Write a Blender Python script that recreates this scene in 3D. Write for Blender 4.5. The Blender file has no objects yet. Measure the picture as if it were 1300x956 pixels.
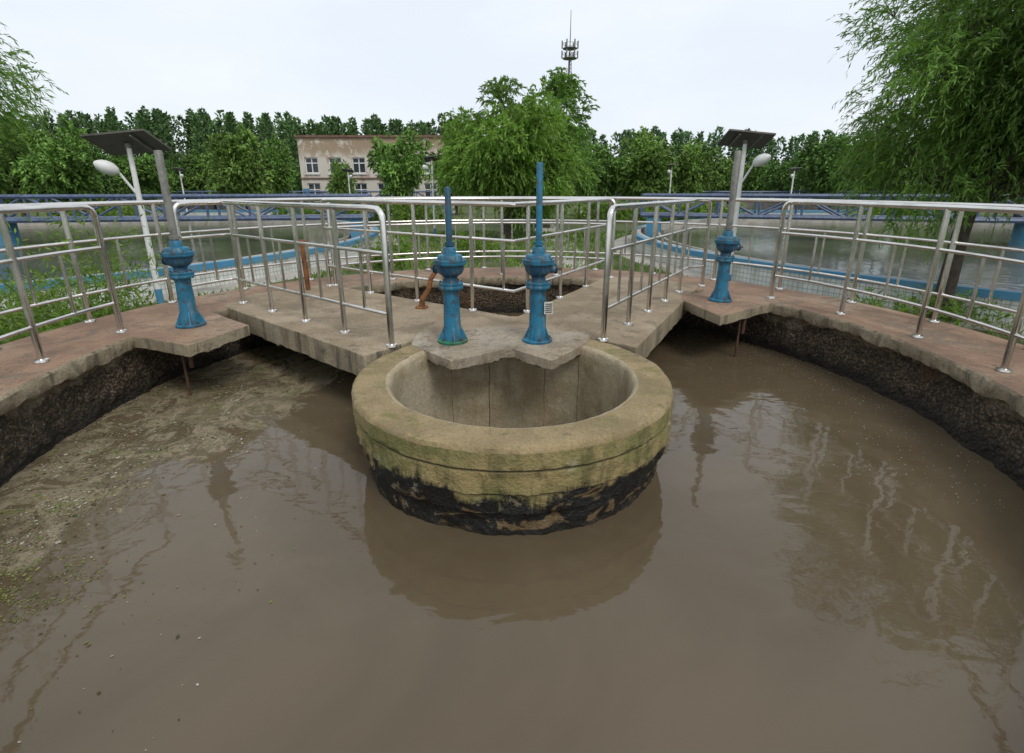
import bpy, math, random
import numpy as np
from mathutils import Vector, noise, Matrix
random.seed(3)
scene=bpy.context.scene
R=math.radians
DZ=-1.25      # deck level (eye = 0)
WZ=-1.81      # tank water
GZ=-2.0       # ground
TC=(0.0,4.05) # tank centre
WC=(0.0,3.35) # well centre

# ------------------------------------------------------------------ materials
def newmat(name):
    m=bpy.data.materials.new(name); m.use_nodes=True
    nt=m.node_tree; b=nt.nodes["Principled BSDF"]
    return m,nt,b
def node(nt,t,inp=None,**kw):
    n=nt.nodes.new(t)
    for k,v in kw.items(): setattr(n,k,v)
    if inp:
        for k,v in inp.items():
            if isinstance(v,bpy.types.NodeSocket): nt.links.new(v,n.inputs[k])
            else: n.inputs[k].default_value=v
    return n
def col(c): return (c[0],c[1],c[2],1.0)
def mix(nt,fac,a,b,blend='MIX'):
    n=nt.nodes.new('ShaderNodeMix'); n.data_type='RGBA'; n.blend_type=blend
    for i,v in ((0,fac),(6,a),(7,b)):
        if isinstance(v,bpy.types.NodeSocket): nt.links.new(v,n.inputs[i])
        elif i==0: n.inputs[0].default_value=v
        else: n.inputs[i].default_value=col(v)
    return n.outputs[2]
def ramp(nt,src,p0,p1,v0=0.0,v1=1.0):
    n=nt.nodes.new('ShaderNodeMapRange'); n.interpolation_type='SMOOTHSTEP'
    nt.links.new(src,n.inputs[0])
    n.inputs[1].default_value=p0;n.inputs[2].default_value=p1
    n.inputs[3].default_value=v0;n.inputs[4].default_value=v1
    return n.outputs[0]
def objco(nt,scale=(1,1,1)):
    tc=nt.nodes.new('ShaderNodeTexCoord')
    if scale==(1,1,1): return tc.outputs['Object']
    mp=nt.nodes.new('ShaderNodeMapping'); mp.inputs['Scale'].default_value=scale
    nt.links.new(tc.outputs['Object'],mp.inputs[0]); return mp.outputs[0]
def nz(nt,scale,detail=5,rough=0.6,co=None,dist=0.0):
    n=node(nt,'ShaderNodeTexNoise',{'Scale':scale,'Detail':min(detail,5.0),'Roughness':rough,'Distortion':dist})
    nt.links.new(co if co else objco(nt),n.inputs['Vector']); return n.outputs[0]
def math_(nt,op,a,b=0.0):
    n=nt.nodes.new('ShaderNodeMath'); n.operation=op
    for i,v in ((0,a),(1,b)):
        if isinstance(v,bpy.types.NodeSocket): nt.links.new(v,n.inputs[i])
        else: n.inputs[i].default_value=v
    return n.outputs[0]
def bump(nt,b,h,strength=0.4,dist=0.02):
    n=node(nt,'ShaderNodeBump',{'Strength':strength,'Distance':dist}); nt.links.new(h,n.inputs['Height'])
    nt.links.new(n.outputs[0],b.inputs['Normal']); return n

def concrete(name,c1,c2,c3,dark=(0.05,0.045,0.035),rough=0.85,bs=0.5,streak=0.0,moss=None,dk=0.75,sc=9,patch=None):
    m,nt,b=newmat(name)
    a=mix(nt,ramp(nt,nz(nt,2.2,5,0.65),0.38,0.62),c1,c2)
    a=mix(nt,ramp(nt,nz(nt,0.9,5,0.7,dist=0.4),0.5,0.66,0,0.8),a,c3)
    if moss: a=mix(nt,ramp(nt,nz(nt,3.1,5,0.75,dist=0.7),0.52,0.64,0,0.75),a,moss)
    a=mix(nt,ramp(nt,nz(nt,5.0,5,0.8),0.53,0.72,0,dk),a,dark)
    if patch: a=mix(nt,ramp(nt,nz(nt,1.7,5,0.72,dist=0.9),0.55,0.60,0,0.7),a,patch)
    fine=nz(nt,60,4,0.7)
    a=mix(nt,ramp(nt,fine,0.35,0.7,0,0.4),a,dark)
    if streak>0:
        s=nz(nt,1.0,5,0.7,co=objco(nt,(sc,sc,0.9)))
        a=mix(nt,ramp(nt,s,0.5,0.68,0,streak),a,dark)
    nt.links.new(a,b.inputs['Base Color']); b.inputs['Roughness'].default_value=rough
    h=math_(nt,'ADD',nz(nt,9,5,0.75),math_(nt,'MULTIPLY',fine,0.35))
    bump(nt,b,h,bs,0.03)
    return m
M={}
M['deck']=concrete('deck_concrete',(0.32,0.20,0.13),(0.22,0.135,0.088),(0.37,0.28,0.195),patch=(0.17,0.13,0.095))
M['arm']=concrete('arm_concrete',(0.33,0.26,0.175),(0.24,0.185,0.115),(0.41,0.335,0.235),patch=(0.20,0.155,0.10))
M['slab']=concrete('slab_concrete',(0.33,0.275,0.185),(0.23,0.185,0.12),(0.40,0.345,0.25),streak=0.8)
M['plate']=concrete('plate_concrete',(0.34,0.28,0.20),(0.25,0.20,0.14),(0.42,0.38,0.31),streak=0.3,patch=(0.22,0.17,0.11))
M['rim']=concrete('rim_concrete',(0.31,0.235,0.125),(0.21,0.16,0.08),(0.38,0.305,0.185),dark=(0.07,0.058,0.027),moss=(0.15,0.14,0.045),patch=(0.20,0.155,0.085))
M['inner']=concrete('well_inner_concrete',(0.42,0.36,0.25),(0.32,0.265,0.165),(0.50,0.45,0.34),dark=(0.13,0.10,0.05),streak=0.5,dk=0.5,sc=4)

def well_side():
    m,nt,b=newmat('well_side_concrete')
    tc=objco(nt); sp=nt.nodes.new('ShaderNodeSeparateXYZ'); nt.links.new(tc,sp.inputs[0]); z=sp.outputs[2]
    big=nz(nt,3.0,5,0.7); med=nz(nt,9,5,0.7); fine=nz(nt,50,4,0.7)
    a=mix(nt,ramp(nt,big,0.4,0.62),(0.30,0.235,0.105),(0.17,0.165,0.055))
    stn=nz(nt,1.0,5,0.7,co=objco(nt,(7,7,1.6)),dist=0.5)
    a=mix(nt,ramp(nt,stn,0.50,0.66,0,0.6),a,(0.07,0.065,0.022))
    a=mix(nt,ramp(nt,med,0.56,0.68,0,0.6),a,(0.36,0.32,0.21))
    for zz in (-1.385,-1.535,-1.665):
        d=math_(nt,'ABSOLUTE',math_(nt,'SUBTRACT',z,zz))
        a=mix(nt,ramp(nt,d,0.003,0.012,0.8,0.0),a,(0.03,0.025,0.012))
    zn=math_(nt,'ADD',z,math_(nt,'MULTIPLY',math_(nt,'SUBTRACT',nz(nt,2.0,5,0.72,dist=0.6),0.5),0.42))
    zn=math_(nt,'SUBTRACT',zn,math_(nt,'MULTIPLY',math_(nt,'SUBTRACT',stn,0.5),0.30))
    black=ramp(nt,zn,-1.575,-1.515,1.0,0.0)
    inb=mix(nt,ramp(nt,nz(nt,4.0,5,0.65,dist=0.8,co=objco(nt,(1,1,1.8))),0.53,0.58,0,1),(0.007,0.007,0.006),(0.14,0.095,0.045))
    inb=mix(nt,ramp(nt,nz(nt,9,5,0.65),0.59,0.65,0,0.7),inb,(0.22,0.185,0.12))
    a=mix(nt,black,a,inb)
    a=mix(nt,ramp(nt,z,-1.80,-1.765,0.85,0.0),a,(0.015,0.012,0.008))
    nt.links.new(a,b.inputs['Base Color'])
    nt.links.new(ramp(nt,black,0,1,0.85,0.5),b.inputs['Roughness'])
    h=math_(nt,'ADD',med,math_(nt,'MULTIPLY',fine,0.4)); bump(nt,b,h,0.8,0.035)
    return m
M['wside']=well_side()

def aggregate():
    m,nt,b=newmat('pebble_wall')
    vo=node(nt,'ShaderNodeTexVoronoi',{'Scale':38.0,'Randomness':1.0}); nt.links.new(objco(nt),vo.inputs['Vector'])
    a=mix(nt,ramp(nt,nz(nt,2.0,5,0.7),0.4,0.6),(0.10,0.070,0.040),(0.18,0.13,0.08))
    a=mix(nt,ramp(nt,vo.outputs['Distance'],0.25,0.6,0,0.85),a,(0.026,0.019,0.012))
    a=mix(nt,ramp(nt,nz(nt,26,4,0.7),0.56,0.68,0,0.75),a,(0.34,0.29,0.20))
    a=mix(nt,ramp(nt,nz(nt,1.6,5,0.7),0.56,0.66,0,0.6),a,(0.14,0.06,0.025))
    sp=nt.nodes.new('ShaderNodeSeparateXYZ'); nt.links.new(objco(nt),sp.inputs[0])
    nb=math_(nt,'SUBTRACT',nz(nt,3.5,5,0.72),0.5)
    zz=math_(nt,'ADD',sp.outputs[2],math_(nt,'MULTIPLY',nb,0.22))
    top=math_(nt,'ADD',sp.outputs[2],math_(nt,'MULTIPLY',math_(nt,'SUBTRACT',nz(nt,1.4,5,0.75,dist=0.6),0.5),0.55))
    cem=mix(nt,ramp(nt,nz(nt,6,5,0.75),0.4,0.65),(0.30,0.245,0.165),(0.15,0.115,0.072))
    a=mix(nt,ramp(nt,top,-1.46,-1.38,0.0,0.9),a,cem)
    a=mix(nt,ramp(nt,zz,-1.78,-1.60,0.9,0.0),a,(0.014,0.011,0.007))
    nt.links.new(a,b.inputs['Base Color']); b.inputs['Roughness'].default_value=0.8
    h=math_(nt,'SUBTRACT',nz(nt,30,5,0.8),vo.outputs['Distance'])
    bump(nt,b,h,1.0,0.035); return m
M['agg']=aggregate()

def water_mud():
    m,nt,b=newmat('muddy_water')
    sp=nt.nodes.new('ShaderNodeSeparateXYZ'); nt.links.new(objco(nt),sp.inputs[0])
    base=mix(nt,ramp(nt,nz(nt,0.8,4,0.6,dist=0.8),0.35,0.65),(0.092,0.070,0.043),(0.112,0.087,0.055))
    r=math_(nt,'SUBTRACT',sp.outputs[0],math_(nt,'MULTIPLY',math_(nt,'SUBTRACT',sp.outputs[1],2.2),0.3))
    r=math_(nt,'ADD',r,math_(nt,'MULTIPLY',math_(nt,'SUBTRACT',nz(nt,1.5,5,0.68,dist=0.8),0.5),1.7))
    mask=ramp(nt,r,-2.62,-2.50,1.0,0.0)
    sc=mix(nt,ramp(nt,nz(nt,4,5,0.8,dist=1.2),0.40,0.6),(0.12,0.098,0.055),(0.23,0.19,0.125))
    sc=mix(nt,ramp(nt,nz(nt,9,5,0.8,dist=0.8),0.54,0.66,0,0.85),sc,(0.06,0.048,0.024))
    sc=mix(nt,ramp(nt,nz(nt,3.3,5,0.8),0.54,0.66,0,0.65),sc,(0.11,0.135,0.035))
    sc=mix(nt,ramp(nt,nz(nt,1.0,5,0.75,co=objco(nt,(5,1.6,1)),dist=1.0),0.55,0.62,0,0.6),sc,(0.30,0.26,0.18))
    sc=mix(nt,ramp(nt,nz(nt,55,4,0.8),0.57,0.68,0,0.8),sc,(0.34,0.31,0.22))
    holes=ramp(nt,nz(nt,2.2,5,0.7,dist=1.4),0.43,0.48,0.15,1.0)
    mk=math_(nt,'MULTIPLY',mask,holes)
    c=mix(nt,mk,base,sc)
    nt.links.new(c,b.inputs['Base Color'])
    nt.links.new(ramp(nt,mk,0,1,0.03,0.65),b.inputs['Roughness'])
    b.inputs['IOR'].default_value=1.42
    w=nz(nt,1.0,2,0.4,co=objco(nt,(2.2,3.0,1)),dist=0.6)
    w2=nz(nt,1.0,3,0.5,co=objco(nt,(9,13,1)),dist=0.4)
    h=math_(nt,'ADD',w,math_(nt,'MULTIPLY',w2,0.12))
    h=math_(nt,'ADD',h,math_(nt,'MULTIPLY',mk,math_(nt,'MULTIPLY',nz(nt,40,5,0.8),1.2)))
    bump(nt,b,h,0.5,0.016); return m
M['mud']=water_mud()

def simple(name,c,rough=0.6,metal=0.0,var=0.25,scale=8,bs=0.1,c2=None):
    m,nt,b=newmat(name)
    d=c2 if c2 else tuple(x*(1-var) for x in c)
    a=mix(nt,ramp(nt,nz(nt,scale,5,0.7),0.4,0.65),c,d)
    nt.links.new(a,b.inputs['Base Color']); b.inputs['Roughness'].default_value=rough; b.inputs['Metallic'].default_value=metal
    if bs>0: bump(nt,b,nz(nt,scale*4,4,0.7),bs,0.01)
    return m
def steel():
    m,nt,b=newmat('stainless_steel')
    a=mix(nt,ramp(nt,nz(nt,2.5,4,0.6),0.4,0.7),(0.74,0.72,0.69),(0.55,0.53,0.50))
    nt.links.new(a,b.inputs['Base Color']); b.inputs['Metallic'].default_value=1.0
    nt.links.new(ramp(nt,nz(nt,3,3,0.5),0.35,0.7,0.16,0.28),b.inputs['Roughness']); return m
M['steel']=steel()
def paint(name,c,rust=0.6):
    m,nt,b=newmat(name)
    a=mix(nt,ramp(nt,nz(nt,7,5,0.7),0.4,0.65),c,tuple(x*0.55 for x in c))
    a=mix(nt,ramp(nt,nz(nt,14,5,0.75),0.56,0.64,0,rust),a,(0.07,0.045,0.03))
    a=mix(nt,ramp(nt,nz(nt,1,5,0.7,co=objco(nt,(25,25,3))),0.53,0.7,0,0.55),a,(0.20,0.24,0.24))
    nt.links.new(a,b.inputs['Base Color']); b.inputs['Roughness'].default_value=0.5
    bump(nt,b,nz(nt,40,4,0.7),0.35,0.006); return m
M['blue']=paint('blue_paint',(0.012,0.15,0.26),0.75)
M['bluedark']=paint('blue_paint_dark',(0.012,0.075,0.14),0.85)
M['green']=paint('green_paint',(0.02,0.16,0.09))
M['grayp']=paint('gray_stem_paint',(0.19,0.19,0.17),0.3)
M['rust']=simple('rusty_iron',(0.10,0.05,0.028),0.8,0.0,0.5,12,0.4)
M['rustor']=simple('rust_orange',(0.22,0.09,0.03),0.85,0.0,0.6,10,0.5)
M['white']=simple('white_paint',(0.72,0.73,0.72),0.45,0,0.15,5)
M['dark']=simple('dark_plastic',(0.03,0.03,0.035),0.5,0,0.3,5)
M['panelback']=simple('panel_underside',(0.09,0.08,0.07),0.6,0,0.3,6)
M['panel']=simple('solar_cell',(0.015,0.02,0.05),0.15,0,0.3,6,0.0)
M['label']=simple('label_plate',(0.6,0.6,0.55),0.5,0,0.4,60)
M['bridge']=paint('bridge_blue_paint',(0.08,0.12,0.22),0.3)
M['band']=simple('blue_band_paint',(0.05,0.22,0.38),0.6,0,0.4,3,0.1,c2=(0.10,0.24,0.34))
M['curb']=simple('curb_concrete',(0.38,0.36,0.32),0.85,0,0.4,2,0.3)

def tile():
    m,nt,b=newmat('white_tile')
    sp=nt.nodes.new('ShaderNodeSeparateXYZ'); nt.links.new(objco(nt),sp.inputs[0])
    an=math_(nt,'MULTIPLY',math_(nt,'ARCTAN2',sp.outputs[1],sp.outputs[0]),12.2)
    cb=nt.nodes.new('ShaderNodeCombineXYZ'); nt.links.new(an,cb.inputs[0]); nt.links.new(sp.outputs[2],cb.inputs[1])
    br=node(nt,'ShaderNodeTexBrick',{'Color1':col((0.64,0.66,0.63)),'Color2':col((0.54,0.57,0.54)),'Mortar':col((0.24,0.26,0.24)),'Scale':1.0,'Mortar Size':0.006,'Brick Width':0.10,'Row Height':0.10},offset=0.0)
    nt.links.new(cb.outputs[0],br.inputs['Vector'])
    a=mix(nt,ramp(nt,nz(nt,1.0,5,0.7,co=objco(nt,(3,3,0.8))),0.48,0.72,0,0.6),br.outputs[0],(0.24,0.24,0.19))
    nt.links.new(a,b.inputs['Base Color']); b.inputs['Roughness'].default_value=0.35; return m
M['tile']=tile()
def water2():
    m,nt,b=newmat('settling_water')
    a=mix(nt,ramp(nt,nz(nt,0.4,5,0.6),0.4,0.6),(0.085,0.092,0.068),(0.115,0.118,0.085))
    nt.links.new(a,b.inputs['Base Color']); b.inputs['Roughness'].default_value=0.08
    bump(nt,b,nz(nt,5,3,0.5),0.3,0.03); return m
M['water2']=water2()
def groundm():
    m,nt,b=newmat('grass_ground')
    a=mix(nt,ramp(nt,nz(nt,0.35,5,0.7),0.4,0.6),(0.075,0.12,0.03),(0.11,0.14,0.045))
    a=mix(nt,ramp(nt,nz(nt,1.2,5,0.8),0.5,0.66,0,0.8),a,(0.18,0.145,0.09))
    a=mix(nt,ramp(nt,nz(nt,14,5,0.8),0.45,0.7,0,0.6),a,(0.03,0.055,0.015))
    nt.links.new(a,b.inputs['Base Color']); b.inputs['Roughness'].default_value=0.95
    bump(nt,b,nz(nt,20,5,0.8),1.0,0.08); return m
M['ground']=groundm()
def leafm(name,trans=0.3):
    m,nt,b=newmat(name)
    at=nt.nodes.new('ShaderNodeAttribute'); at.attribute_name='Col'
    nt.links.new(at.outputs[0],b.inputs['Base Color']); b.inputs['Roughness'].default_value=0.55
    b.inputs['Specular IOR Level'].default_value=0.3
    if trans>0:
        tr=nt.nodes.new('ShaderNodeBsdfTranslucent'); ms=nt.nodes.new('ShaderNodeMixShader'); ms.inputs[0].default_value=trans
        hs=mix(nt,1.0,at.outputs[0],(1.5,1.6,0.7),'MULTIPLY'); nt.links.new(hs,tr.inputs[0])
        out=nt.nodes['Material Output']
        nt.links.new(b.outputs[0],ms.inputs[1]); nt.links.new(tr.outputs[0],ms.inputs[2]); nt.links.new(ms.outputs[0],out.inputs[0])
    return m
M['leaf']=leafm('leaf',0.35); M['leaffar']=leafm('leaf_far',0.0); M['fleck']=leafm('debris_fleck',0.0)
M['bark']=simple('bark',(0.075,0.06,0.045),0.9,0,0.5,9,0.9)

# ------------------------------------------------------------------ mesh builder
class MB:
    def __init__(s): s.v=[];s.f=[];s.m=[]
    def sweep(s,pts,r,n=10,mi=0,cap=True):
        pts=[Vector(p) for p in pts]; k=len(pts)
        rr=r if isinstance(r,(list,tuple)) else [r]*k
        T=[]
        for i in range(k):
            a=pts[max(i-1,0)];b=pts[min(i+1,k-1)]; T.append((b-a).normalized())
        up=Vector((0,0,1)) if abs(T[0].z)<0.9 else Vector((1,0,0))
        nrm=T[0].cross(up).normalized(); base=len(s.v)
        for i in range(k):
            nrm=(nrm-T[i]*nrm.dot(T[i])).normalized(); bi=T[i].cross(nrm)
            for j in range(n):
                a=2*math.pi*j/n
                s.v.append(tuple(pts[i]+(nrm*math.cos(a)+bi*math.sin(a))*rr[i]))
        for i in range(k-1):
            for j in range(n):
                a=base+i*n+j;b=base+i*n+(j+1)%n
                s.f.append((a,b,b+n,a+n)); s.m.append(mi)
        if cap:
            s.f.append(tuple(base+j for j in reversed(range(n)))); s.m.append(mi)
            s.f.append(tuple(base+(k-1)*n+j for j in range(n))); s.m.append(mi)
    def tube(s,a,b,r,n=10,mi=0): s.sweep([a,b],r,n,mi)
    def lathe(s,prof,c=(0,0),n=64,mi=0,disp=None,z0=0.0,cap=False,mfun=None):
        cols=n; base=len(s.v)
        for (r,z) in prof:
            for j in range(cols):
                a=2*math.pi*j/n
                p=Vector((c[0]+r*math.cos(a),c[1]+r*math.sin(a),z+z0))
                if disp: p=disp(p,Vector((math.cos(a),math.sin(a),0)),r,z)
                s.v.append(tuple(p))
        for i in range(len(prof)-1):
            for j in range(n):
                a=base+i*cols+j; b=base+i*cols+(j+1)%cols
                s.f.append((a,b,b+cols,a+cols)); s.m.append(mfun(i) if mfun else mi)
        if cap:
            s.f.append(tuple(base+(len(prof)-1)*cols+j for j in range(cols))); s.m.append(mi)
    def prism(s,poly,z0,z1,mi=0,ms=None,jag=0.0,step=0.06):
        if jag>0:
            q=[]
            for i in range(len(poly)):
                a=Vector(poly[i]);b=Vector(poly[(i+1)%len(poly)]); L=(b-a).length; k=max(1,int(L/step))
                d=(b-a).normalized(); nn=Vector((-d.y,d.x))
                for t in range(k):
                    p=a+(b-a)*t/k; w=noise.noise(Vector((p.x*4,p.y*4,5)))+0.7*noise.noise(Vector((p.x*17,p.y*17,9)))
                    q.append(tuple(p+nn*w*jag))
            poly=q
        n=len(poly);base=len(s.v)
        for p in poly: s.v.append((p[0],p[1],z0+ (random.uniform(-jag,jag) if jag else 0)))
        for p in poly: s.v.append((p[0],p[1],z1))
        s.f.append(tuple(base+i for i in reversed(range(n)))); s.m.append(mi if ms is None else ms)
        s.f.append(tuple(base+n+i for i in range(n))); s.m.append(mi)
        for i in range(n):
            j=(i+1)%n
            s.f.append((base+i,base+j,base+n+j,base+n+i)); s.m.append(mi if ms is None else ms)
    def box(s,c,d,mi=0,mat=None):
        base=len(s.v); mt=mat if mat else Matrix.Identity(3)
        for x in (-1,1):
            for y in (-1,1):
                for z in (-1,1):
                    s.v.append(tuple(Vector(c)+mt@Vector((x*d[0]/2,y*d[1]/2,z*d[2]/2))))
        for f in ((0,1,3,2),(4,6,7,5),(0,4,5,1),(2,3,7,6),(0,2,6,4),(1,5,7,3)):
            s.f.append(tuple(base+i for i in f)); s.m.append(mi)
    def build(s,name,mats,parent=None,loc=(0,0,0),bevel=0.0,ang=38):
        me=bpy.data.meshes.new(name); me.from_pydata(s.v,[],s.f)
        for m in mats: me.materials.append(M[m])
        me.polygons.foreach_set('material_index',s.m)
        me.polygons.foreach_set('use_smooth',[True]*len(s.f)); me.update()
        me.set_sharp_from_angle(angle=R(ang))
        o=bpy.data.objects.new(name,me); scene.collection.objects.link(o); o.location=loc
        if parent: o.parent=parent
        if bevel>0:
            b=o.modifiers.new('bevel','BEVEL'); b.width=bevel; b.segments=2; b.limit_method='ANGLE'; b.angle_limit=R(50)
        return o
def empty(name,loc=(0,0,0)):
    e=bpy.data.objects.new(name,None); scene.collection.objects.link(e); e.location=loc; e.empty_display_size=0.3; return e
def leafmesh(name,P,D,L,W,C,mat,seed=0):
    rg=np.random.default_rng(seed); n=len(P)
    D=D/np.linalg.norm(D,axis=1,keepdims=True)
    S=np.cross(D,rg.normal(size=(n,3))); S/=np.linalg.norm(S,axis=1,keepdims=True)+1e-9
    L=np.broadcast_to(L,(n,))[:,None]; W=np.broadcast_to(W,(n,))[:,None]
    V=np.empty((n,4,3)); V[:,0]=P; V[:,1]=P+D*L*0.45+S*W; V[:,2]=P+D*L; V[:,3]=P+D*L*0.45-S*W
    return quadmesh(name,V,C,mat)
def quadmesh(name,V,C,mat):
    n=len(V); me=bpy.data.meshes.new(name)
    me.vertices.add(n*4); me.vertices.foreach_set('co',V.astype(np.float32).ravel())
    me.loops.add(n*4); me.loops.foreach_set('vertex_index',np.arange(n*4,dtype=np.int32))
    me.polygons.add(n); me.polygons.foreach_set('loop_start',np.arange(0,n*4,4,dtype=np.int32))
    try: me.polygons.foreach_set('loop_total',np.full(n,4,dtype=np.int32))
    except Exception: pass
    me.update(calc_edges=True)
    at=me.attributes.new('Col','FLOAT_COLOR','POINT')
    cc=np.ones((n,4,4),dtype=np.float32); cc[:,:,:3]=C[:,None,:]
    at.data.foreach_set('color',cc.ravel()); me.materials.append(M[mat]); return me
def link(me,name,parent=None,loc=(0,0,0),rz=0,sc=1.0):
    o=bpy.data.objects.new(name,me); scene.collection.objects.link(o); o.location=loc; o.rotation_euler[2]=rz
    o.scale=(sc,sc,sc) if not isinstance(sc,tuple) else sc
    if parent: o.parent=parent
    return o
def resamp(prof,step=0.03):
    out=[prof[0]]
    for a,b in zip(prof[:-1],prof[1:]):
        L=math.hypot(b[0]-a[0],b[1]-a[1]); k=max(1,int(L/step))
        for t in range(1,k+1): out.append((a[0]+(b[0]-a[0])*t/k,a[1]+(b[1]-a[1])*t/k))
    return out
def fn(p,s): return noise.noise(Vector((p.x*s,p.y*s,p.z*s)))
def near(y): # the tank is slightly longer on the near side
    return TC[1]+(y-TC[1])*1.15 if y<TC[1] else y

# ------------------------------------------------------------------ tank
def dslab(p,d,r,z):
    a=0.014*fn(p,3)+0.010*fn(p,14)+0.006*fn(p,35) if r<3.5 else 0
    q=p+d*a; q.y=near(q.y)
    if z<DZ-0.02: q.z+=0.035*fn(p,5)+0.02*fn(p,13)
    return q
tank=empty('round_concrete_tank',(0,0,0))
b=MB()
b.lathe([(3.44,DZ-0.13),(3.365,DZ-0.125),(3.345,DZ-0.105),(3.34,DZ-0.06),(3.34,DZ-0.02),(3.355,DZ)],TC,700,1,dslab)
b.lathe([(3.355,DZ)]+[(3.355+0.9*t,DZ) for t in (0.05,0.3,0.6,1.0)]+[(4.27,DZ-0.015),(4.27,GZ-0.1)],TC,700,0,dslab,mfun=lambda i:0 if i<5 else 1)
b.build('ring_walkway',['deck','slab'],tank)
b=MB()
def dwall(p,d,r,z):
    q=p+d*(0.045*fn(p,2.2)+0.03*fn(p,7)+0.022*fn(p,19)+0.012*fn(p,45)); q.y=near(q.y); return q
b.lathe(resamp([(3.40,DZ-0.09),(3.43,DZ-0.2),(3.40,WZ+0.05),(3.38,WZ-0.25)],0.022),TC,900,0,dwall)
b.build('pebble_wall',['agg'],tank,ang=80)

b=MB()
ypoly=[(-1.15,3.72),(-3.2,5.45),(-3.2,6.1),(-2.5,6.75),(-0.02,4.98),(0.06,4.98),(1.4,7.4),(2.0,7.2),(2.55,6.75),(1.02,3.93),(0.7,4.2),(0,4.43),(-0.8,4.2)]
b.prism(ypoly[::-1],DZ-0.2,DZ+0.003,0,1,jag=0.008)
b.build('y_walkway',['arm','slab'],tank,bevel=0.008)
b=MB()
zz=[(-0.84,4.0),(-0.46,3.58),(-0.06,3.86),(0.02,3.86),(0.30,3.58),(0.60,4.0),(0.72,4.3),(0.3,4.52),(-0.3,4.52),(-0.85,4.3)]
b.prism(zz,DZ-0.07,DZ+0.009,0,0,jag=0.006,step=0.03)
b.build('valve_plate',['plate'],tank,bevel=0.005)
b=MB()
b.prism([(-3.5,4.3),(-3.2,4.2),(-2.68,3.98),(-2.5,4.62),(-3.15,5.15),(-3.5,5.0)],DZ-0.10,DZ+0.006,0,1,jag=0.006)
b.build('side_plate',['deck','slab'],tank,bevel=0.006)
b=MB()
b.prism([(2.05,6.0),(1.98,5.75),(2.12,4.97),(2.72,5.42),(3.1,5.7),(3.1,6.0),(2.6,6.4)],DZ-0.10,DZ+0.006,0,1,jag=0.006)
b.build('side_plate',['deck','slab'],tank,bevel=0.006)

# well
well=empty('concrete_well',(WC[0],WC[1],0))
def dwell(p,d,r,z):
    k=0.6 if z>-1.4 else 1.5
    if r<0.87: k=0.25
    q=p+d*k*(0.016*fn(p,2.5)+0.009*fn(p,9)+0.006*fn(p,26))
    if z>DZ-0.04: q.z+=0.006*fn(p,3)+0.003*fn(p,13)-0.012*max(0,fn(p,7)-0.25)*(1 if r>1.05 or r<0.87 else 0)
    return q
b=MB()
b.lathe(resamp([(0.835,-2.8),(0.835,DZ-0.03),(0.85,DZ-0.006),(0.87,DZ)],0.06),(0,0),260,1,dwell)
b.lathe(resamp([(0.87,DZ),(1.065,DZ),(1.085,DZ-0.008),(1.095,DZ-0.03)],0.03),(0,0),300,0,dwell)
b.lathe(resamp([(1.095,DZ-0.03),(1.095,-1.375),(1.082,-1.385),(1.09,-1.395),(1.085,-1.525),(1.06,-1.535),(1.066,-1.555),(1.06,-1.655),(1.035,-1.668),(1.03,-1.75),(1.02,-2.2)],0.02),(0,0),400,2,dwell)
b.build('well_shell',['rim','inner','wside'],well,ang=50)
b=MB()
for a,r_ in ((70,0.0022),(104,0.003),(128,0.002),(48,0.0018)):
    b.sweep([(0.834*math.cos(R(a+0.25*math.sin(k*1.7))),0.834*math.sin(R(a+0.25*math.sin(k*1.7))),DZ-0.03-k*0.1) for k in range(14)],r_,4,0)
b.build('formwork_joints',['rust'],well)
b=MB()
b.lathe([(0.0,-2.75),(0.86,-2.75)],(0,0),64,0); b.build('well_bottom',['inner'],well)

b=MB(); n=200; K=14
for k in range(K+1):
    t=k/K
    for j in range(n):
        a=2*math.pi*j/n
        cx=WC[0]*(1-t)+TC[0]*t; cy=WC[1]*(1-t)+TC[1]*t; r=0.97*(1-t)+3.6*t
        yy=cy+r*math.sin(a)
        if t>0.3: yy=yy*(1-(t-0.3)/0.7)+near(yy)*(t-0.3)/0.7
        b.v.append((cx+r*math.cos(a),yy,WZ))
for k in range(K):
    for j in range(n):
        a=k*n+j; c=k*n+(j+1)%n; b.f.append((a,a+n,c+n,c)); b.m.append(0)
b.build('water',['mud'])

# floating debris
V=[];C=[]
def flake(x,y,s,c,z=WZ+0.003,asp=None):
    a=random.uniform(0,6.28); l=s; w=s*(asp if asp else random.uniform(0.4,0.9))
    t=random.uniform(-0.002,0.003)
    ca,sa=math.cos(a),math.sin(a)
    V.append([(x-ca*l/2,y-sa*l/2,z),(x-sa*w/2,y+ca*w/2,z+abs(t)),(x+ca*l/2,y+sa*l/2,z+0.001),(x+sa*w/2,y-ca*w/2,z)]); C.append(c)
cols=[(0.12,0.17,0.035),(0.20,0.20,0.05),(0.26,0.21,0.12),(0.36,0.32,0.24),(0.06,0.045,0.02),(0.14,0.09,0.04),(0.42,0.41,0.36),(0.045,0.04,0.02)]
cnt=0
while cnt<16000:
    x=random.uniform(-3.4,-1.1); y=random.uniform(0.6,6.5)
    if math.hypot(x-TC[0],y-TC[1])>3.38 or math.hypot(x-WC[0],y-WC[1])<1.15: continue
    bd=-2.5+0.3*(y-2.2)+0.8*noise.fractal(Vector((x*1.1,y*1.1,3)),1.0,2.0,4)
    dn=noise.noise(Vector((x*2.5,y*2.5,7)))
    pr=max(0,min(1,(bd-x)*2.2))*max(0.05,0.45+dn*1.3)
    if random.random()>pr:
        if random.random()>0.01: continue
    flake(x,y,min(0.035,random.lognormvariate(-4.9,0.55)),random.choice(cols)); cnt+=1
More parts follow.
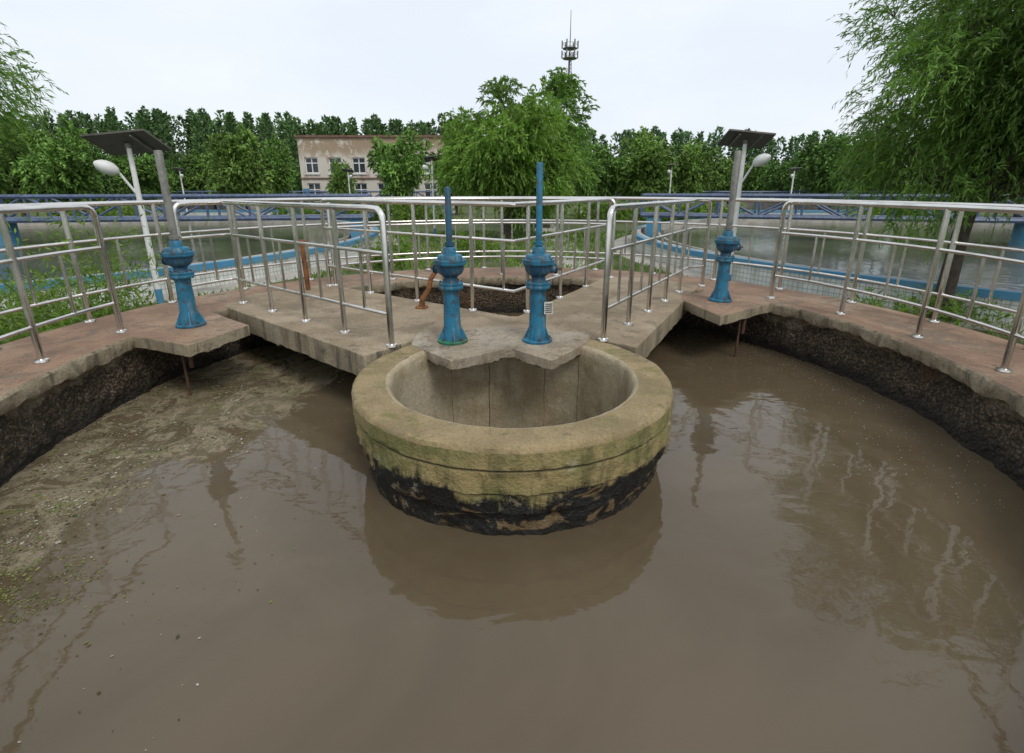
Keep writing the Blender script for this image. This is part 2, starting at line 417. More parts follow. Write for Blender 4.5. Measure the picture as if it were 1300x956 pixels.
for i in range(2200):
    a=random.uniform(-0.5,1.2); r=3.4-abs(random.gauss(0,0.6))
    if r>3.36 : continue
    flake(TC[0]+r*math.cos(a),TC[1]+r*math.sin(a),random.uniform(0.004,0.012),random.choice([(0.40,0.38,0.33),(0.25,0.22,0.17),(0.09,0.07,0.04)]))
cnt=0
while cnt<900:
    x=random.gauss(-2.38,0.2);y=random.gauss(1.93,0.11)
    if noise.noise(Vector((x*9,y*9,2)))+random.uniform(-0.25,0.25)<0: continue
    cnt+=1
    flake(x,y,random.uniform(0.006,0.018),random.choice([(0.13,0.16,0.03),(0.20,0.20,0.05),(0.08,0.11,0.03),(0.10,0.08,0.04)]))
link(quadmesh('floating_debris',np.array(V),np.array(C),'fleck'),'floating_debris')
V=[];C=[]
for i in range(1700):
    a=random.uniform(-0.4,3.54); r=random.uniform(3.42,4.2)
    flake(TC[0]+r*math.cos(a),near(TC[1]+r*math.sin(a)),random.uniform(0.006,0.025),random.choice([(0.07,0.05,0.03),(0.2,0.16,0.08),(0.12,0.13,0.04),(0.3,0.26,0.2)]),z=DZ+0.004+random.uniform(0,0.003),asp=0.4)
for i in range(160):
    a=random.uniform(0,6.28); r=random.uniform(0.89,1.06)
    flake(WC[0]+r*math.cos(a),WC[1]+r*math.sin(a),random.uniform(0.005,0.014),random.choice([(0.06,0.05,0.03),(0.2,0.17,0.09),(0.13,0.13,0.04)]),z=DZ+0.012,asp=0.5)
link(quadmesh('leaf_litter',np.array(V),np.array(C),'fleck'),'leaf_litter')

# ------------------------------------------------------------------ valves
def valve(x,y,stem_h,stemmat,stem_r,base_green=False,label=False,rot=0.0,down=False):
    e=empty('gate_valve_actuator',(x,y,DZ+0.008))
    b=MB()
    b.lathe([(0.0,0),(0.125,0),(0.127,0.004),(0.127,0.02),(0.122,0.025),(0.085,0.028),(0.082,0.05)],n=32,mi=3 if base_green else 0)
    b.lathe([(0.088,0.025),(0.078,0.07),(0.072,0.12),(0.064,0.40),(0.066,0.44),(0.07,0.452),(0.098,0.455),(0.10,0.458),(0.10,0.478),(0.098,0.481),(0.098,0.484),(0.10,0.487),(0.10,0.505),(0.097,0.508),(0.062,0.51)],n=32,mi=0)
    for i in range(4):
        a=rot+i*math.pi/2+0.78
        mt=Matrix.Rotation(a,3,'Z')
        bb=len(b.v)
        for s in (-0.005,0.005):
            for p in ((0.07,0.02),(0.122,0.02),(0.07,0.14)):
                b.v.append(tuple(mt@Vector((p[0],s,p[1]))))
        for f in ((0,1,2),(5,4,3),(0,3,4,1),(1,4,5,2),(2,5,3,0)): b.f.append(tuple(bb+i_ for i_ in f)); b.m.append(0)
        a2=a+0.6
        b.tube((0.106*math.cos(a2),0.106*math.sin(a2),0.02),(0.106*math.cos(a2),0.106*math.sin(a2),0.042),0.009,6,2)
        for q in (0,0.78): b.tube((0.085*math.cos(a2+q),0.085*math.sin(a2+q),0.445),(0.085*math.cos(a2+q),0.085*math.sin(a2+q),0.52),0.007,6,2)
    b.lathe([(0.062,0.51),(0.056,0.52),(0.056,0.55),(0.062,0.556),(0.09,0.575),(0.106,0.60),(0.112,0.625),(0.113,0.65)],n=36,mi=1)
    b.lathe([(0.113,0.65),(0.13,0.652),(0.132,0.655),(0.132,0.668),(0.13,0.67),(0.13,0.673),(0.132,0.675),(0.132,0.69),(0.128,0.693),(0.105,0.695),(0.10,0.72),(0.094,0.728),(0.055,0.732),(0.052,0.735),(0.05,0.785),(0.046,0.79),(0.034,0.792)],n=36,mi=0)
    for i in range(8):
        a=i*math.pi/4+0.2; b.tube((0.119*math.cos(a),0.119*math.sin(a),0.642),(0.119*math.cos(a),0.119*math.sin(a),0.703),0.0065,6,2)
    ca,sa=math.cos(rot),math.sin(rot)
    b.tube((0.03*ca,0.03*sa,0.605),(0.145*ca,0.145*sa,0.605),0.034,14,1)
    b.tube((0.145*ca,0.145*sa,0.605),(0.155*ca,0.155*sa,0.605),0.042,14,1)
    b.tube((0.155*ca,0.155*sa,0.605),(0.20*ca,0.20*sa,0.605),0.011,8,2)
    b.build('valve_body',['blue','bluedark','rust','green'],e)
    b=MB(); b.lathe([(stem_r,0.78),(stem_r,stem_h-0.01),(stem_r*0.8,stem_h),(0.0,stem_h+0.002)],n=16,mi=0)
    b.lathe([(stem_r,0.80),(stem_r+0.012,0.802),(stem_r+0.012,0.83),(stem_r,0.833)],n=16,mi=0)
    b.build('stem_cover',[stemmat],e)
    if label:
        b=MB(); mt=Matrix.Rotation(0.25,3,'Z')
        b.box((0.085,-0.062,0.30),(0.075,0.006,0.10),0,mt)
        for i in range(5): b.box((0.085+0.0015,-0.0665,0.265+i*0.017),(0.058,0.004,0.006),1,mt)
        b.build('label_plate',['label','dark'],e)
    if down:
        b=MB(); b.sweep([(0.1,-0.35,-0.1),(0.1,-0.35,-0.8)],0.012,8,0); b.sweep([(0.16,-0.33,-0.1),(0.15,-0.33,-0.3)],0.02,8,0); b.build('lower_spindle',['rust'],e)
    return e
valve(-0.50,4.08,1.25,'bluedark',0.025,base_green=True,rot=2.6)
valve(0.215,4.10,1.43,'blue',0.025,label=True,rot=0.3)
valve(-3.03,4.60,1.55,'grayp',0.032,rot=2.9,down=True)
valve(2.40,5.70,1.62,'grayp',0.034,rot=0.2,down=True)
# rusty bent pipe standing on the walkway behind the left pair of rails
b=MB(); b.sweep([(-0.98,5.35,DZ),(-0.97,5.35,DZ+0.10),(-0.90,5.36,DZ+0.2),(-0.87,5.37,DZ+0.32),(-0.80,5.40,DZ+0.42)],[0.035,0.03,0.028,0.027,0.025],10,0)
b.lathe([(0.07,0.0),(0.07,0.015),(0.035,0.02)],(-0.98,5.35),16,0,z0=DZ+0.004)
b.build('rusty_pipe',['rustor'])
b=MB(); b.tube((-2.60,6.35,DZ),(-2.62,6.36,DZ+0.62),0.03,10,0); b.lathe([(0.05,0.60),(0.05,0.63),(0.0,0.635)],(-2.62,6.36),12,0,z0=DZ)
b.build('rusty_post',['rustor'])

# ------------------------------------------------------------------ railings
def railing(path,spacing=0.86,start=True,end=True,balus=1,h=1.1):
    P=[Vector((p[0],p[1])) for p in path]
    S=[0]
    for a,c in zip(P[:-1],P[1:]): S.append(S[-1]+(c-a).length)
    L=S[-1]
    def at(s):
        s=max(0,min(L,s))
        for i in range(len(P)-1):
            if s<=S[i+1]+1e-9:
                t=(s-S[i])/(S[i+1]-S[i]); return P[i]*(1-t)+P[i+1]*t
        return P[-1]
    def p3(s,z): q=at(s); return (q.x,q.y,DZ+z)
    k=max(1,round(L/spacing)); ps=[L*i/k for i in range(k+1)]
    ss=sorted(set([round(x,4) for x in S]+[round(L*i/max(2,int(L/0.15)),4) for i in range(max(2,int(L/0.15))+1)]))
    b=MB(); br=0.09; rt=0.025
    top=[]
    if start:
        top+= [p3(0,0.0),p3(0,h-br)]+[p3(br*(1-math.cos(a)),h-br+br*math.sin(a)) for a in (0.4,0.8,1.2)]
        lo=br
    else: lo=0
    hi=L-br if end else L
    top+=[p3(s,h) for s in ss if lo<=s<=hi]
    if end: top+=[p3(L-br*(1-math.cos(a)),h-br+br*math.sin(a)) for a in (1.2,0.8,0.4)]+[p3(L,h-br),p3(L,0.0)]
    b.sweep(top,rt,14,0)
    for z in (0.76,0.27): b.sweep([p3(s,z) for s in ss],0.0155,10,0)
    for i,s in enumerate(ps):
        if not((i==0 and start) or (i==k and end)): b.tube(p3(s,0),p3(s,h),0.022,14,0)
        q=at(s); b.lathe([(0.024,0.022),(0.045,0.016),(0.048,0.0)],(q.x,q.y),16,0,z0=DZ+0.005)
    for i in range(k):
        for j in range(balus):
            s=ps[i]+(ps[i+1]-ps[i])*(j+1)/(balus+1)
            b.tube(p3(s,0.27),p3(s,0.76),0.0125,10,0)
    return b.build('metal_railing',['steel'])
def arc(r,a0,a1,step=2.0):
    n=max(2,int(abs(a1-a0)/step)); return [(TC[0]+r*math.cos(R(a0+(a1-a0)*i/n)),near(TC[1]+r*math.sin(R(a0+(a1-a0)*i/n)))) for i in range(n+1)]
railing(arc(3.55,30.5,-34),0.84,True,True)
railing(arc(3.55,180-5.5,222),0.90,True,True)
railing([(-3.38,5.2),(-3.14,5.66),(-0.99,3.96)],0.66,True,True)
railing([(0.78,4.13),(2.27,6.50),(2.52,6.62)],0.62,True,True)
railing([(-2.42,6.62),(0.02,4.92),(1.38,7.28)],0.8,True,True)
railing(arc(3.52,66,132),0.86,True,True)
railing(arc(4.17,-35,215),0.9,True,True)

# ------------------------------------------------------------------ solar lamps
def lamp(x,y,H,side=-1,pw=1.0):
    e=empty('solar_street_lamp',(x,y,GZ))
    b=MB()
    b.sweep([(0,0,0),(0,0,H)],[0.05,0.036],14,0)
    b.lathe([(0.0,0.0),(0.13,0),(0.13,0.02),(0.07,0.04)],n=16,mi=0)
    b.lathe([(0.053,0.05),(0.054,0.35)],n=14,mi=1)
    b.sweep([(0,0,H-0.75),(side*0.05,-0.05,H-0.62),(side*0.13,-0.12,H-0.42),(side*0.17,-0.16,H-0.33)],0.02,8,0)
    b.build('pole',['white','band'],e)
    b=MB(); n=14
    pts=[];rr=[]
    for i in range(n+1):
        t=i/n; pts.append((side*(0.13+0.20*t),-0.14-0.22*t,H-0.38+0.13*t)); rr.append(0.02+0.085*math.sin(math.pi*min(1,t*1.02))**0.6 if 0<i<n else 0.02)
    b.sweep(pts,rr,14,0)
    b.build('lamp_head',['white'],e)
    b=MB(); mt=Matrix.Rotation(R(5)*side,3,'Y')@Matrix.Rotation(R(-24),3,'X')
    b.box((0,0,H+0.06),(pw,pw*0.62,0.03),0,mt); b.box((0,0,H+0.079),(pw*0.95,pw*0.58,0.008),1,mt)
    b.build('solar_panel',['panelback','panel'],e)
    b=MB()
    for k in (-0.25,0.25): b.box((k*pw,0,H+0.035),(0.03,pw*0.55,0.02),0,mt)
    b.tube((0,0,H-0.02),(0,0,H+0.05),0.05,12)
    b.build('bracket',['grayp'],e)
    return e
lamp(-6.05,8.5,2.62,-1,0.98)
lamp(4.32,10.0,2.80,1,0.85)
lamp(-3.3,22,3.1,-1,0.6)
lamp(-20,32,3.0,1,0.7); lamp(-10.5,34,3.0,1,0.7); lamp(10.2,34,3.3,-1,0.6); lamp(17,32,3.0,-1,0.7)

# ------------------------------------------------------------------ ground, settling tanks
b=MB()
b.lathe([(3.75,0),(8,0),(30,0),(120,0),(900,0)],TC,96,0,disp=lambda p,d,r,z:Vector((p.x,near(p.y),p.z)),z0=GZ); b.build('ground',['ground'])
b=MB(); b.prism([(-1.2,8.2),(1.6,8.2),(2.3,17),(2.4,30),(1.2,30),(1.0,17)],GZ-0.02,GZ+0.006,0); b.build('path',['curb'])
def settling(x,y,r,wh=0.5):
    e=empty('settling_tank',(x,y,0))
    b=MB()
    z1=GZ+wh
    b.lathe([(r,GZ-0.02),(r,z1-0.13)],n=220,mi=0)
    b.lathe([(r,z1-0.13),(r+0.03,z1-0.125),(r+0.03,z1),(r-0.14,z1)],n=220,mi=1)
    b.lathe([(r-0.14,z1),(r-0.27,z1),(r-0.27,GZ+0.2)],n=220,mi=2)
    b.lathe([(r-0.9,GZ+0.2),(r-0.9,z1-0.1),(r-0.98,z1-0.1),(r-0.98,GZ+0.2)],n=220,mi=2)
    b.build('tank_wall',['tile','band','curb'],e)
    b=MB(); b.lathe([(0.05,GZ+0.25),(r-0.2,GZ+0.25)],n=120); b.build('tank_water',['water2'],e)
    b=MB(); b.lathe([(r+0.0,GZ+0.012),(r+0.75,GZ+0.012),(r+0.75,GZ-0.02)],n=160); b.build('tank_footpath',['curb'],e)
    return e
settling(-16.5,16.5,11.8); settling(16.3,16.0,12.2)
settling(-17,43.5,11.5,0.7); settling(18,43,11.5,0.7)
def truss(p0,p1,z0,z1,w=1.0,nb=18):
    b=MB(); a=Vector(p0);c=Vector(p1); d=(c-a).normalized(); nn=Vector((-d.y,d.x))*w/2
    L=(c-a).length
    for s in (-1,1):
        o=nn*s
        q=lambda t,z:(a.x+(c.x-a.x)*t+o.x,a.y+(c.y-a.y)*t+o.y,z)
        b.tube(q(0,z0),q(1,z0),0.08,6); b.tube(q(0,z1),q(1,z1),0.07,6)
        for i in range(nb+1):
            b.tube(q(i/nb,z0),q(i/nb,z1),0.04,6)
            if i<nb:
                if i%2: b.tube(q(i/nb,z0),q((i+1)/nb,z1),0.04,6)
                else: b.tube(q(i/nb,z1),q((i+1)/nb,z0),0.04,6)
    for i in range(nb+1):
        t=i/nb; p=a+(c-a)*t; b.tube((p.x-nn.x,p.y-nn.y,z0),(p.x+nn.x,p.y+nn.y,z0),0.03,6)
    m=(a+c)/2; ang=math.atan2(d.y,d.x); mt=Matrix.Rotation(ang,3,'Z')
    b.box((m.x,m.y,z0+0.06),(L,w*0.8,0.03),0,mt)
    for t in (0.02,0.98):
        p=a+(c-a)*t; b.box((p.x,p.y,(z0+GZ)/2+0.1),(0.5,w,z0-GZ-0.2),1,mt)
    p=m; b.lathe([(0.5,GZ),(0.5,z0),(0.25,z0+0.02),(0.25,z1+0.25),(0.0,z1+0.25)],(p.x,p.y),20,1)
    return b.build('truss_bridge',['bridge','band'])
truss((-28,14.5),(-5.0,18.5),-0.98,-0.26); truss((5.0,20.0),(28,12.5),-0.98,-0.26)
truss((-28.5,43),(-5.5,44),-1.0,-0.3); truss((6.5,43),(29.5,42),-1.0,-0.3)

# ------------------------------------------------------------------ building
def building():
    m,nt,bb=newmat('weathered_facade')
    sp=nt.nodes.new('ShaderNodeSeparateXYZ'); nt.links.new(objco(nt),sp.inputs[0])
    zt=math_(nt,'ADD',sp.outputs[2],math_(nt,'MULTIPLY',math_(nt,'SUBTRACT',nz(nt,0.5,5,0.7),0.5),5.0))
    a=mix(nt,ramp(nt,zt,4.2,5.6),(0.56,0.52,0.45),(0.33,0.25,0.17))
    a=mix(nt,ramp(nt,nz(nt,1,5,0.75,co=objco(nt,(1.2,1.2,0.4))),0.5,0.62,0,0.85),a,(0.34,0.24,0.165))
    a=mix(nt,ramp(nt,nz(nt,1.5,5,0.75),0.53,0.62,0,0.8),a,(0.62,0.60,0.55))
    nt.links.new(a,bb.inputs['Base Color']); bb.inputs['Roughness'].default_value=0.9; M['facade']=m
    M['glass']=simple('window_glass',(0.05,0.06,0.07),0.1,0,0.4,1,0)
    M['brickred']=simple('brick_red',(0.20,0.11,0.08),0.85,0,0.4,4,0.2)
    e=empty('two_storey_building',(-18.3,46,GZ)); W=12.2;H=6.1;D=9
    xs=[0]; nc=6; cw=W/nc
    for i in range(nc): xs+= [i*cw+0.45,i*cw+cw-0.45]
    xs.append(W); zs=[0,0.9,2.4,3.2,4.5,H]
    b=MB()
    def quad(p,mi):
        k=len(b.v); b.v+=p; b.f.append((k,k+1,k+2,k+3)); b.m.append(mi)
    f=MB()
    for i in range(len(xs)-1):
        for j in range(len(zs)-1):
            x0,x1,z0,z1=xs[i],xs[i+1],zs[j],zs[j+1]
            if i%2==1 and j in (1,3):
                d=0.18
                quad([(x0,0,z0),(x0,d,z0),(x0,d,z1),(x0,0,z1)],0);quad([(x1,0,z0),(x1,0,z1),(x1,d,z1),(x1,d,z0)],0)
                quad([(x0,0,z0),(x1,0,z0),(x1,d,z0),(x0,d,z0)],0);quad([(x0,0,z1),(x0,d,z1),(x1,d,z1),(x1,0,z1)],0)
                quad([(x0,d,z0),(x1,d,z0),(x1,d,z1),(x0,d,z1)],1)
                for xx in (x0+0.04,(x0+x1)/2,x1-0.04): f.box((xx,d-0.03,(z0+z1)/2),(0.08,0.05,z1-z0-0.01))
                for z_ in (z0+0.05,(z0+z1)/2+0.2,z1-0.05): f.box(((x0+x1)/2,d-0.026,z_),(x1-x0-0.01,0.05,0.08))
                f.box(((x0+x1)/2,-0.05,z0-0.05),(x1-x0+0.2,0.12,0.08))
            else: quad([(x0,0,z0),(x1,0,z0),(x1,0,z1),(x0,0,z1)],0)
    quad([(0,0,0),(0,0,H),(0,D,H),(0,D,0)],0); quad([(W,0,0),(W,D,0),(W,D,H),(W,0,H)],0); quad([(0,D,0),(0,D,H),(W,D,H),(W,D,0)],0)
    b.build('walls',['facade','glass'],e,ang=10); f.build('windows',['white'],e)
    b=MB(); b.box((W/2,D/2,H+0.09),(W+0.3,D+0.3,0.18)); b.box((W/2,-0.04,2.8),(W+0.06,0.1,0.12)); b.build('roof',['brickred'],e)
building()
b=MB(); b.box((0,0,1.4),(9,5,2.8)); b.box((0,0,2.9),(9.4,5.4,0.2),1)
for i in range(4): b.box((-3.2+i*2.1,-2.51,1.5),(1.0,0.06,1.1),2)
b.build('pump_house',['white','brickred','glass'],loc=(27,60,GZ))

# telecom tower
b=MB(); H=24
for i in range(3):
    a=i*2.094; b.sweep([(0.9*math.cos(a),0.9*math.sin(a),0),(0.22*math.cos(a),0.22*math.sin(a),H*0.93)],[0.09,0.06],6)
    for k in range(22):
        z0=H*0.93*k/22;z1=H*0.93*(k+1)/22; r0=0.9-0.68*k/22;r1=0.9-0.68*(k+1)/22; a2=a+2.094
        b.tube((r0*math.cos(a),r0*math.sin(a),z0),(r1*math.cos(a2),r1*math.sin(a2),z1),0.035,5)
b.sweep([(0,0,H*0.8),(0,0,H+4.2)],[0.12,0.04],8)
for z in (H-2.6,H-1.2):
    b.lathe([(0.2,z),(1.15,z),(1.15,z+0.10),(0.2,z+0.10)],n=20); b.lathe([(1.15,z+0.7),(1.2,z+0.7),(1.2,z+0.74),(1.15,z+0.74)],n=20)
    for i in range(6):
        a=i*1.047; b.box((1.25*math.cos(a),1.25*math.sin(a),z+0.6),(0.2,0.2,1.1))
b.build('telecom_tower',['grayp'],loc=(9.2,90,GZ+0.3))

# ------------------------------------------------------------------ trees
G1=np.array((0.088,0.160,0.033)); G2=np.array((0.155,0.245,0.058)); G3=np.array((0.045,0.09,0.022))
def crown(cc,rad,ncl,nleaf,L,W,seed,droop=0.6,tw=0.5,tint=(1,1,1),csize=0.36):
    rg=np.random.default_rng(seed); rad=np.array(rad); cc=np.array(cc)
    d=rg.normal(size=(ncl,3)); d/=np.linalg.norm(d,axis=1,keepdims=True)
    cr=rg.uniform(0.30,0.88,size=(ncl,1)); CC=cc+d*cr*rad
    cs=rg.uniform(0.6,1.25,size=ncl)*csize*rad.mean()
    cb=rg.uniform(0.65,1.3,size=ncl)
    w=cs**2; w/=w.sum()
    nt=max(1,nleaf//16); ci=rg.choice(ncl,size=nt,p=w)
    off=rg.normal(size=(nt,3)); off/=np.linalg.norm(off,axis=1,keepdims=True); off*=rg.uniform(0.15,1,size=(nt,1))**0.5
    st=CC[ci]+off*cs[ci][:,None]*np.array((1,1,0.85))
    out=(st-cc)/rad; out/=np.linalg.norm(out,axis=1,keepdims=True)+1e-6
    td=out*0.8+rg.normal(size=(nt,3))*0.55+np.array((0,0,0.15)); td/=np.linalg.norm(td,axis=1,keepdims=True)
    tl=rg.uniform(0.4,1.2,size=nt)*tw
    ti=np.repeat(np.arange(nt),16); s=np.tile(np.linspace(0.05,1,16),nt)+rg.uniform(-0.03,0.03,size=nt*16)
    P=st[ti]+td[ti]*(tl[ti]*s)[:,None]; P[:,2]-=tl[ti]*droop*s*s
    T=td[ti].copy(); T[:,2]-=2*droop*s
    T/=np.linalg.norm(T,axis=1,keepdims=True)
    D=T+rg.normal(size=T.shape)*0.42; D[:,2]-=0.2
    n=len(P); br=cb[ci][ti]*rg.uniform(0.65,1.35,size=n)
    mixv=np.clip(rg.normal(0.45,0.3,size=n)+0.25*(s-0.5)+0.3*(cb[ci][ti]-1),0,1)[:,None]
    C=(G1*(1-mixv)+G2*mixv)*br[:,None]*np.array(tint)
    return P,D,L*rg.uniform(0.7,1.3,size=n),W*rg.uniform(0.7,1.2,size=n),C,CC,cs
def treebuild(name,loc,trunk_h,cc,rad,ncl,nleaf,L,W,seed,tr=0.12,droop=0.6,tw=0.5,tint=(1,1,1),lean=(0,0),csize=0.36,limb=0.32,mat='leaf'):
    e=empty(name,loc)
    P,D,l,w,C,CC,cs=crown(cc,rad,ncl,nleaf,L,W,seed,droop,tw,tint,csize)
    fo=leafmesh('foliage',P,D,l,w,C,mat,seed); link(fo,'foliage',e)
    b=MB(); rd=random.Random(seed)
    k=10; TT=[(lean[0]*(i/k)**1.5+rd.uniform(-.02,.02),lean[1]*(i/k)**1.5+rd.uniform(-.02,.02),(cc[2]+rad[2]*0.3)*i/k-0.05) for i in range(k+1)]
    b.sweep(TT,[tr*(1.3 if i==0 else 1-0.75*i/k) for i in range(k+1)],12)
    for c,s in zip(CC,cs):
        c=Vector(c)
        zt=min(max(trunk_h,c.z-rd.uniform(0.5,1.4)),TT[-2][2]); ii=min(k-1,max(1,int(zt/(cc[2]+rad[2]*0.3)*k))); st=Vector(TT[ii])
        mid=st*0.5+c*0.5+Vector((0,0,-0.06*(c-st).length))
        pts=[]
        for i in range(7):
            t=i/6; pts.append(st*(1-t)**2+mid*2*t*(1-t)+c*t*t)
        b.sweep(pts,[tr*limb*(1-0.85*i/6) for i in range(7)],6)
        for q in range(4):
            dd=Vector((rd.uniform(-1,1),rd.uniform(-1,1),rd.uniform(-.3,1)))*s
            b.sweep([c,c+dd*0.5+Vector((0,0,0.08*s)),c+dd],[tr*0.06,tr*0.04,tr*0.015],5)
    tme=b.build('trunk',['bark'],e).data
    return e,fo,tme
treebuild('willow_tree',(6.75,7.75,GZ),1.9,(0.75,0.0,3.85),(2.7,2.3,2.55),75,190000,0.10,0.0095,5,tr=0.14,droop=0.55,tw=0.45,csize=0.30,lean=(0.25,0.0),tint=(0.92,1.0,0.9))
treebuild('willow_tree',(-9.45,7.2,GZ),2.0,(0.1,0,3.6),(2.25,2.1,2.6),42,85000,0.10,0.0098,8,tr=0.14,droop=0.55,tw=0.42,csize=0.32,tint=(0.9,1.0,0.9))
treebuild('willow_tree',(-0.2,20.4,GZ),1.5,(0.0,0,3.2),(2.75,2.6,2.6),52,80000,0.16,0.025,12,tr=0.15,droop=0.55,tw=0.55,tint=(1.15,1.2,1.0),csize=0.31)
treebuild('willow_tree',(1.8,27,GZ),1.8,(0.0,0,4.0),(2.5,2.5,3.3),36,38000,0.2,0.034,19,tr=0.16,droop=0.5,tw=0.6,tint=(0.85,0.95,0.88),csize=0.31)
vars_=[]
def midtree(u,y,width,height):
    x=(u-650)/640*y/1.03
    fo,tm=vars_[random.randrange(len(vars_))]
    e=empty('willow_tree',(x,y,GZ)); s=(width/4.6,width/4.6,height/5.2); e.scale=s; e.rotation_euler[2]=random.uniform(0,6)
    link(fo,'foliage',e); link(tm,'trunk',e)
for sd,tn,px in ((31,(1.05,1.2,1.0),(-25.3,30)),(32,(0.85,1.0,0.95),(-30,36)),(33,(1.2,1.25,1.05),(9.0,36))):
    e,fo,tm=treebuild('willow_tree',(px[0],px[1],GZ),1.3,(0,0,3.0),(2.1,2.1,2.1),28,17000,0.24,0.05,sd,tr=0.12,droop=0.3,tw=0.45,tint=tn,csize=0.34,mat='leaffar')
    vars_.append((fo,tm))
for u,y,w,h in ((315,33,4.4,5.4),(352,35,3.6,5.0),(512,31,3.8,5.2),(436,40,2.4,4.0),(190,40,4.5,4.6),(225,44,4.2,5),(30,33,5.5,6.2),(-60,28,5,6),(275,46,4.5,5),
                (765,38,4.5,5),(815,44,5.2,6.4),(868,42,5,5.4),(1040,40,5.5,6),(1085,44,5,5.6),(905,50,5,4.6),(990,50,4.6,4.6),(735,34,3,4.2),(1180,38,5.5,6),(1290,36,5.5,6),(1400,34,5,6),(580,40,4,5),(955,56,5,5),(-160,34,5,6),(130,42,4.5,5)):
    midtree(u,y,w,h)
def poplars(name,x0,x1,y,h,n,seed,tint,leafn=700,rw=1.3,lf=0.42,pw=0.4):
    rg=np.random.default_rng(seed); xs=np.linspace(x0,x1,n)+rg.uniform(-1,1,n); ys=y+rg.uniform(-4,4,n); hs=h*rg.uniform(0.9,1.05,n)*(1+0.04*np.sin(xs*0.09))
    i=np.repeat(np.arange(n),leafn); t=rg.uniform(0.02,1,size=len(i)); a=rg.uniform(0,6.283,size=len(i))
    lob=0.75+0.3*np.sin(a*3+i*1.7+t*9)
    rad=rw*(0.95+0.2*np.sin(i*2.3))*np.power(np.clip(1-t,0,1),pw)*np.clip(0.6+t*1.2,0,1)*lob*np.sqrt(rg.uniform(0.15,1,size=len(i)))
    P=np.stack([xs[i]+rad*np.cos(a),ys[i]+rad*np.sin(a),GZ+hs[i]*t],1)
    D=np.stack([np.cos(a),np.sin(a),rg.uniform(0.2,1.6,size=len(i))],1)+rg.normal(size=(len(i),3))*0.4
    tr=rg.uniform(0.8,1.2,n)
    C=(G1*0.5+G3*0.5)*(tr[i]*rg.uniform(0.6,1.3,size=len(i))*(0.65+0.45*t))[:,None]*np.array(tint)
    me=leafmesh(name,P,D,lf*rg.uniform(0.6,1.4,size=len(i)),lf*0.34,C,'leaffar',seed)
    return link(me,name)
poplars('poplar_tree_row',-110,-8,78,11.6,115,41,(1.3,1.3,1.9),720,1.8,0.48,0.5)  # pale bluish tints of the far rows: distance haze painted into leaf colours
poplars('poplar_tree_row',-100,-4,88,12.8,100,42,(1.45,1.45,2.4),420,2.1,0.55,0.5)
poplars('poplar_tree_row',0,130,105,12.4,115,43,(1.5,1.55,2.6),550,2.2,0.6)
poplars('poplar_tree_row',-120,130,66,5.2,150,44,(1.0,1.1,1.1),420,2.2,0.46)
def shrub(x,y,r,h,n,seed,L=0.1,W=0.010,z=GZ,tint=(1.1,1.1,0.8),name='weed_shrub'):
    rg=np.random.default_rng(seed); ns=max(4,n//26)
    b0=rg.normal(size=(ns,2))*r*0.35; d=rg.normal(size=(ns,3))*0.35; d[:,2]=1
    hh=h*rg.uniform(0.5,1.05,size=ns); i=np.repeat(np.arange(ns),26); s=rg.uniform(0.1,1,size=len(i))
    P=np.stack([x+b0[i,0]+d[i,0]*hh[i]*s**1.5,y+b0[i,1]+d[i,1]*hh[i]*s**1.5,z+hh[i]*s],1)
    D=rg.normal(size=P.shape)+np.array((0,0,0.5))
    C=(G1+(G2-G1)*rg.uniform(0,1,size=(len(P),1)))*rg.uniform(0.6,1.3,size=(len(P),1))*np.array(tint)
    link(leafmesh(name,P,D,L*rg.uniform(.6,1.3,size=len(P)),W*rg.uniform(.7,1.3,size=len(P)),C,'leaf',seed),name)
shrub(-5.15,6.2,0.7,1.75,3000,51); shrub(-5.6,5.2,0.8,1.1,2600,52); shrub(-6.6,7.0,0.9,0.9,2600,53)
shrub(-4.9,4.2,0.6,0.7,1500,54); shrub(6.6,7.5,0.8,0.5,1500,55); shrub(5.2,7.1,0.6,0.6,1200,56)
shrub(-3.2,13,0.8,0.8,1200,57,0.14,0.02); shrub(-1.2,15.5,1.2,0.7,1500,58,0.14,0.02)
for i,(x,y) in enumerate(((-12,31),(-9,31.5),(-6,31),(6,32),(9,31),(12,31.6),(-24,30),(22,30))):
    shrub(x,y,3.0,1.3,3000,70+i,0.22,0.05,name='hedge')
rg=np.random.default_rng(5)
X=rg.uniform(-13,13,size=120000); Y=rg.uniform(1,24,size=120000)
ok=(np.hypot(X,Y-4.05)>4.45)&(np.hypot(X+16.5,Y-16.5)>12.6)&(np.hypot(X-16.3,Y-16)>13.0)
pn=np.array([noise.noise(Vector((a*0.9,c*0.9,0))) for a,c in zip(X,Y)])
ok&=(pn+rg.uniform(-0.4,0.6,size=len(X))>0)
X=X[ok];Y=Y[ok]; n=len(X)
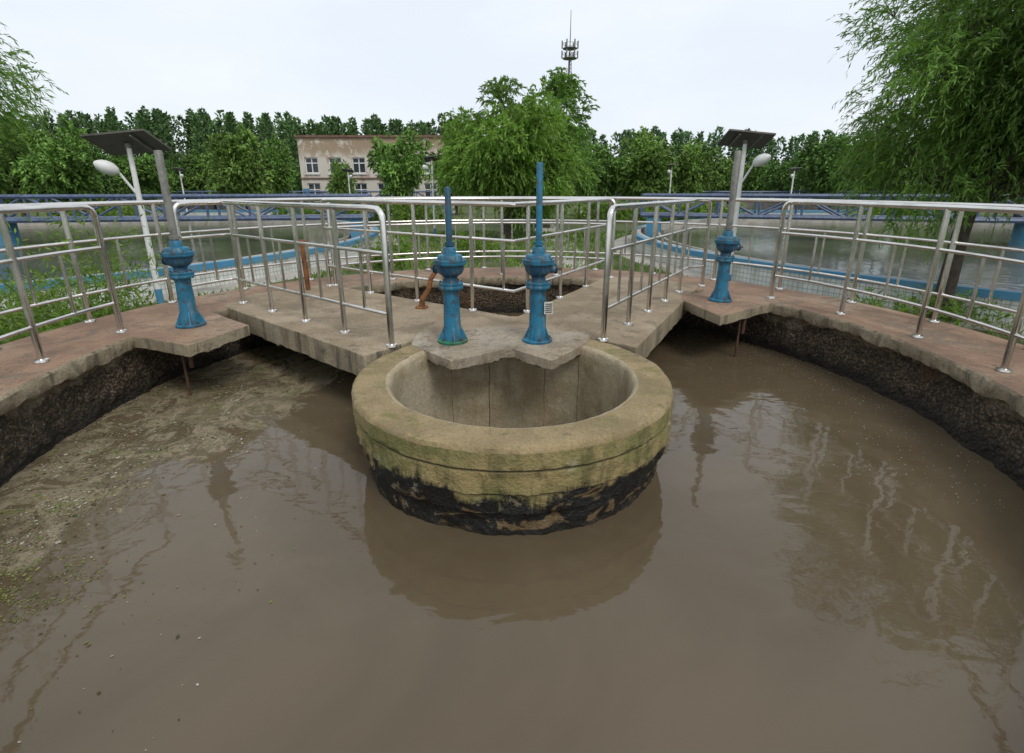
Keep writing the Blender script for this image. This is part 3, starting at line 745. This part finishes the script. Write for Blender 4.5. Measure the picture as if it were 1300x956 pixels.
P=np.stack([X,Y,np.full(n,GZ-0.005)],1); D=rg.normal(size=(n,3))*0.4; D[:,2]=1
C=(G1+(G2-G1)*rg.uniform(0,1.2,size=(n,1)))*rg.uniform(0.6,1.4,size=(n,1))*np.array((1.0,1.0,0.8))
link(leafmesh('grass',P,D,rg.uniform(0.05,0.2,size=n),0.007+0.0007*Y,C,'leaffar',6),'grass')

# ------------------------------------------------------------------ light
w=bpy.data.worlds.new('World'); scene.world=w; w.use_nodes=True; nt=w.node_tree
bg=nt.nodes['Background']; sky=nt.nodes.new('ShaderNodeTexSky'); sky.sky_type='NISHITA'; sky.sun_disc=False
sky.sun_elevation=R(52); sky.sun_rotation=R(150); sky.dust_density=4.0; sky.air_density=1.0
tc=nt.nodes.new('ShaderNodeTexCoord'); mp=nt.nodes.new('ShaderNodeMapping'); mp.inputs['Scale'].default_value=(1,1,3.0); nt.links.new(tc.outputs['Generated'],mp.inputs[0])
cl=node(nt,'ShaderNodeTexNoise',{'Scale':1.6,'Detail':5.0,'Roughness':0.5}); nt.links.new(mp.outputs[0],cl.inputs['Vector'])
cloud=mix(nt,ramp(nt,cl.outputs[0],0.35,0.7),(8.6,8.9,9.2),(7.4,8.0,8.7))
c=mix(nt,0.88,sky.outputs[0],cloud)
nt.links.new(c,bg.inputs[0]); bg.inputs[1].default_value=0.122
sun=bpy.data.lights.new('sun','SUN'); sun.energy=1.5; sun.angle=R(20); sun.color=(1,0.95,0.87)
so=bpy.data.objects.new('sun',sun); scene.collection.objects.link(so)
az=R(150); el=R(52); dv=Vector((math.sin(az)*math.cos(el),math.cos(az)*math.cos(el),math.sin(el)))
so.rotation_euler=dv.to_track_quat('Z','Y').to_euler()

cam=bpy.data.cameras.new('camera'); co=bpy.data.objects.new('camera',cam); scene.collection.objects.link(co)
co.location=(0,0,0); co.rotation_euler=(R(90-16.9),0,0); cam.sensor_width=36; cam.lens=17.72; cam.shift_y=-0.0346
cam.clip_start=0.05; cam.clip_end=2000; scene.camera=co
scene.view_settings.view_transform='Standard'; scene.view_settings.look='None'; scene.view_settings.exposure=0
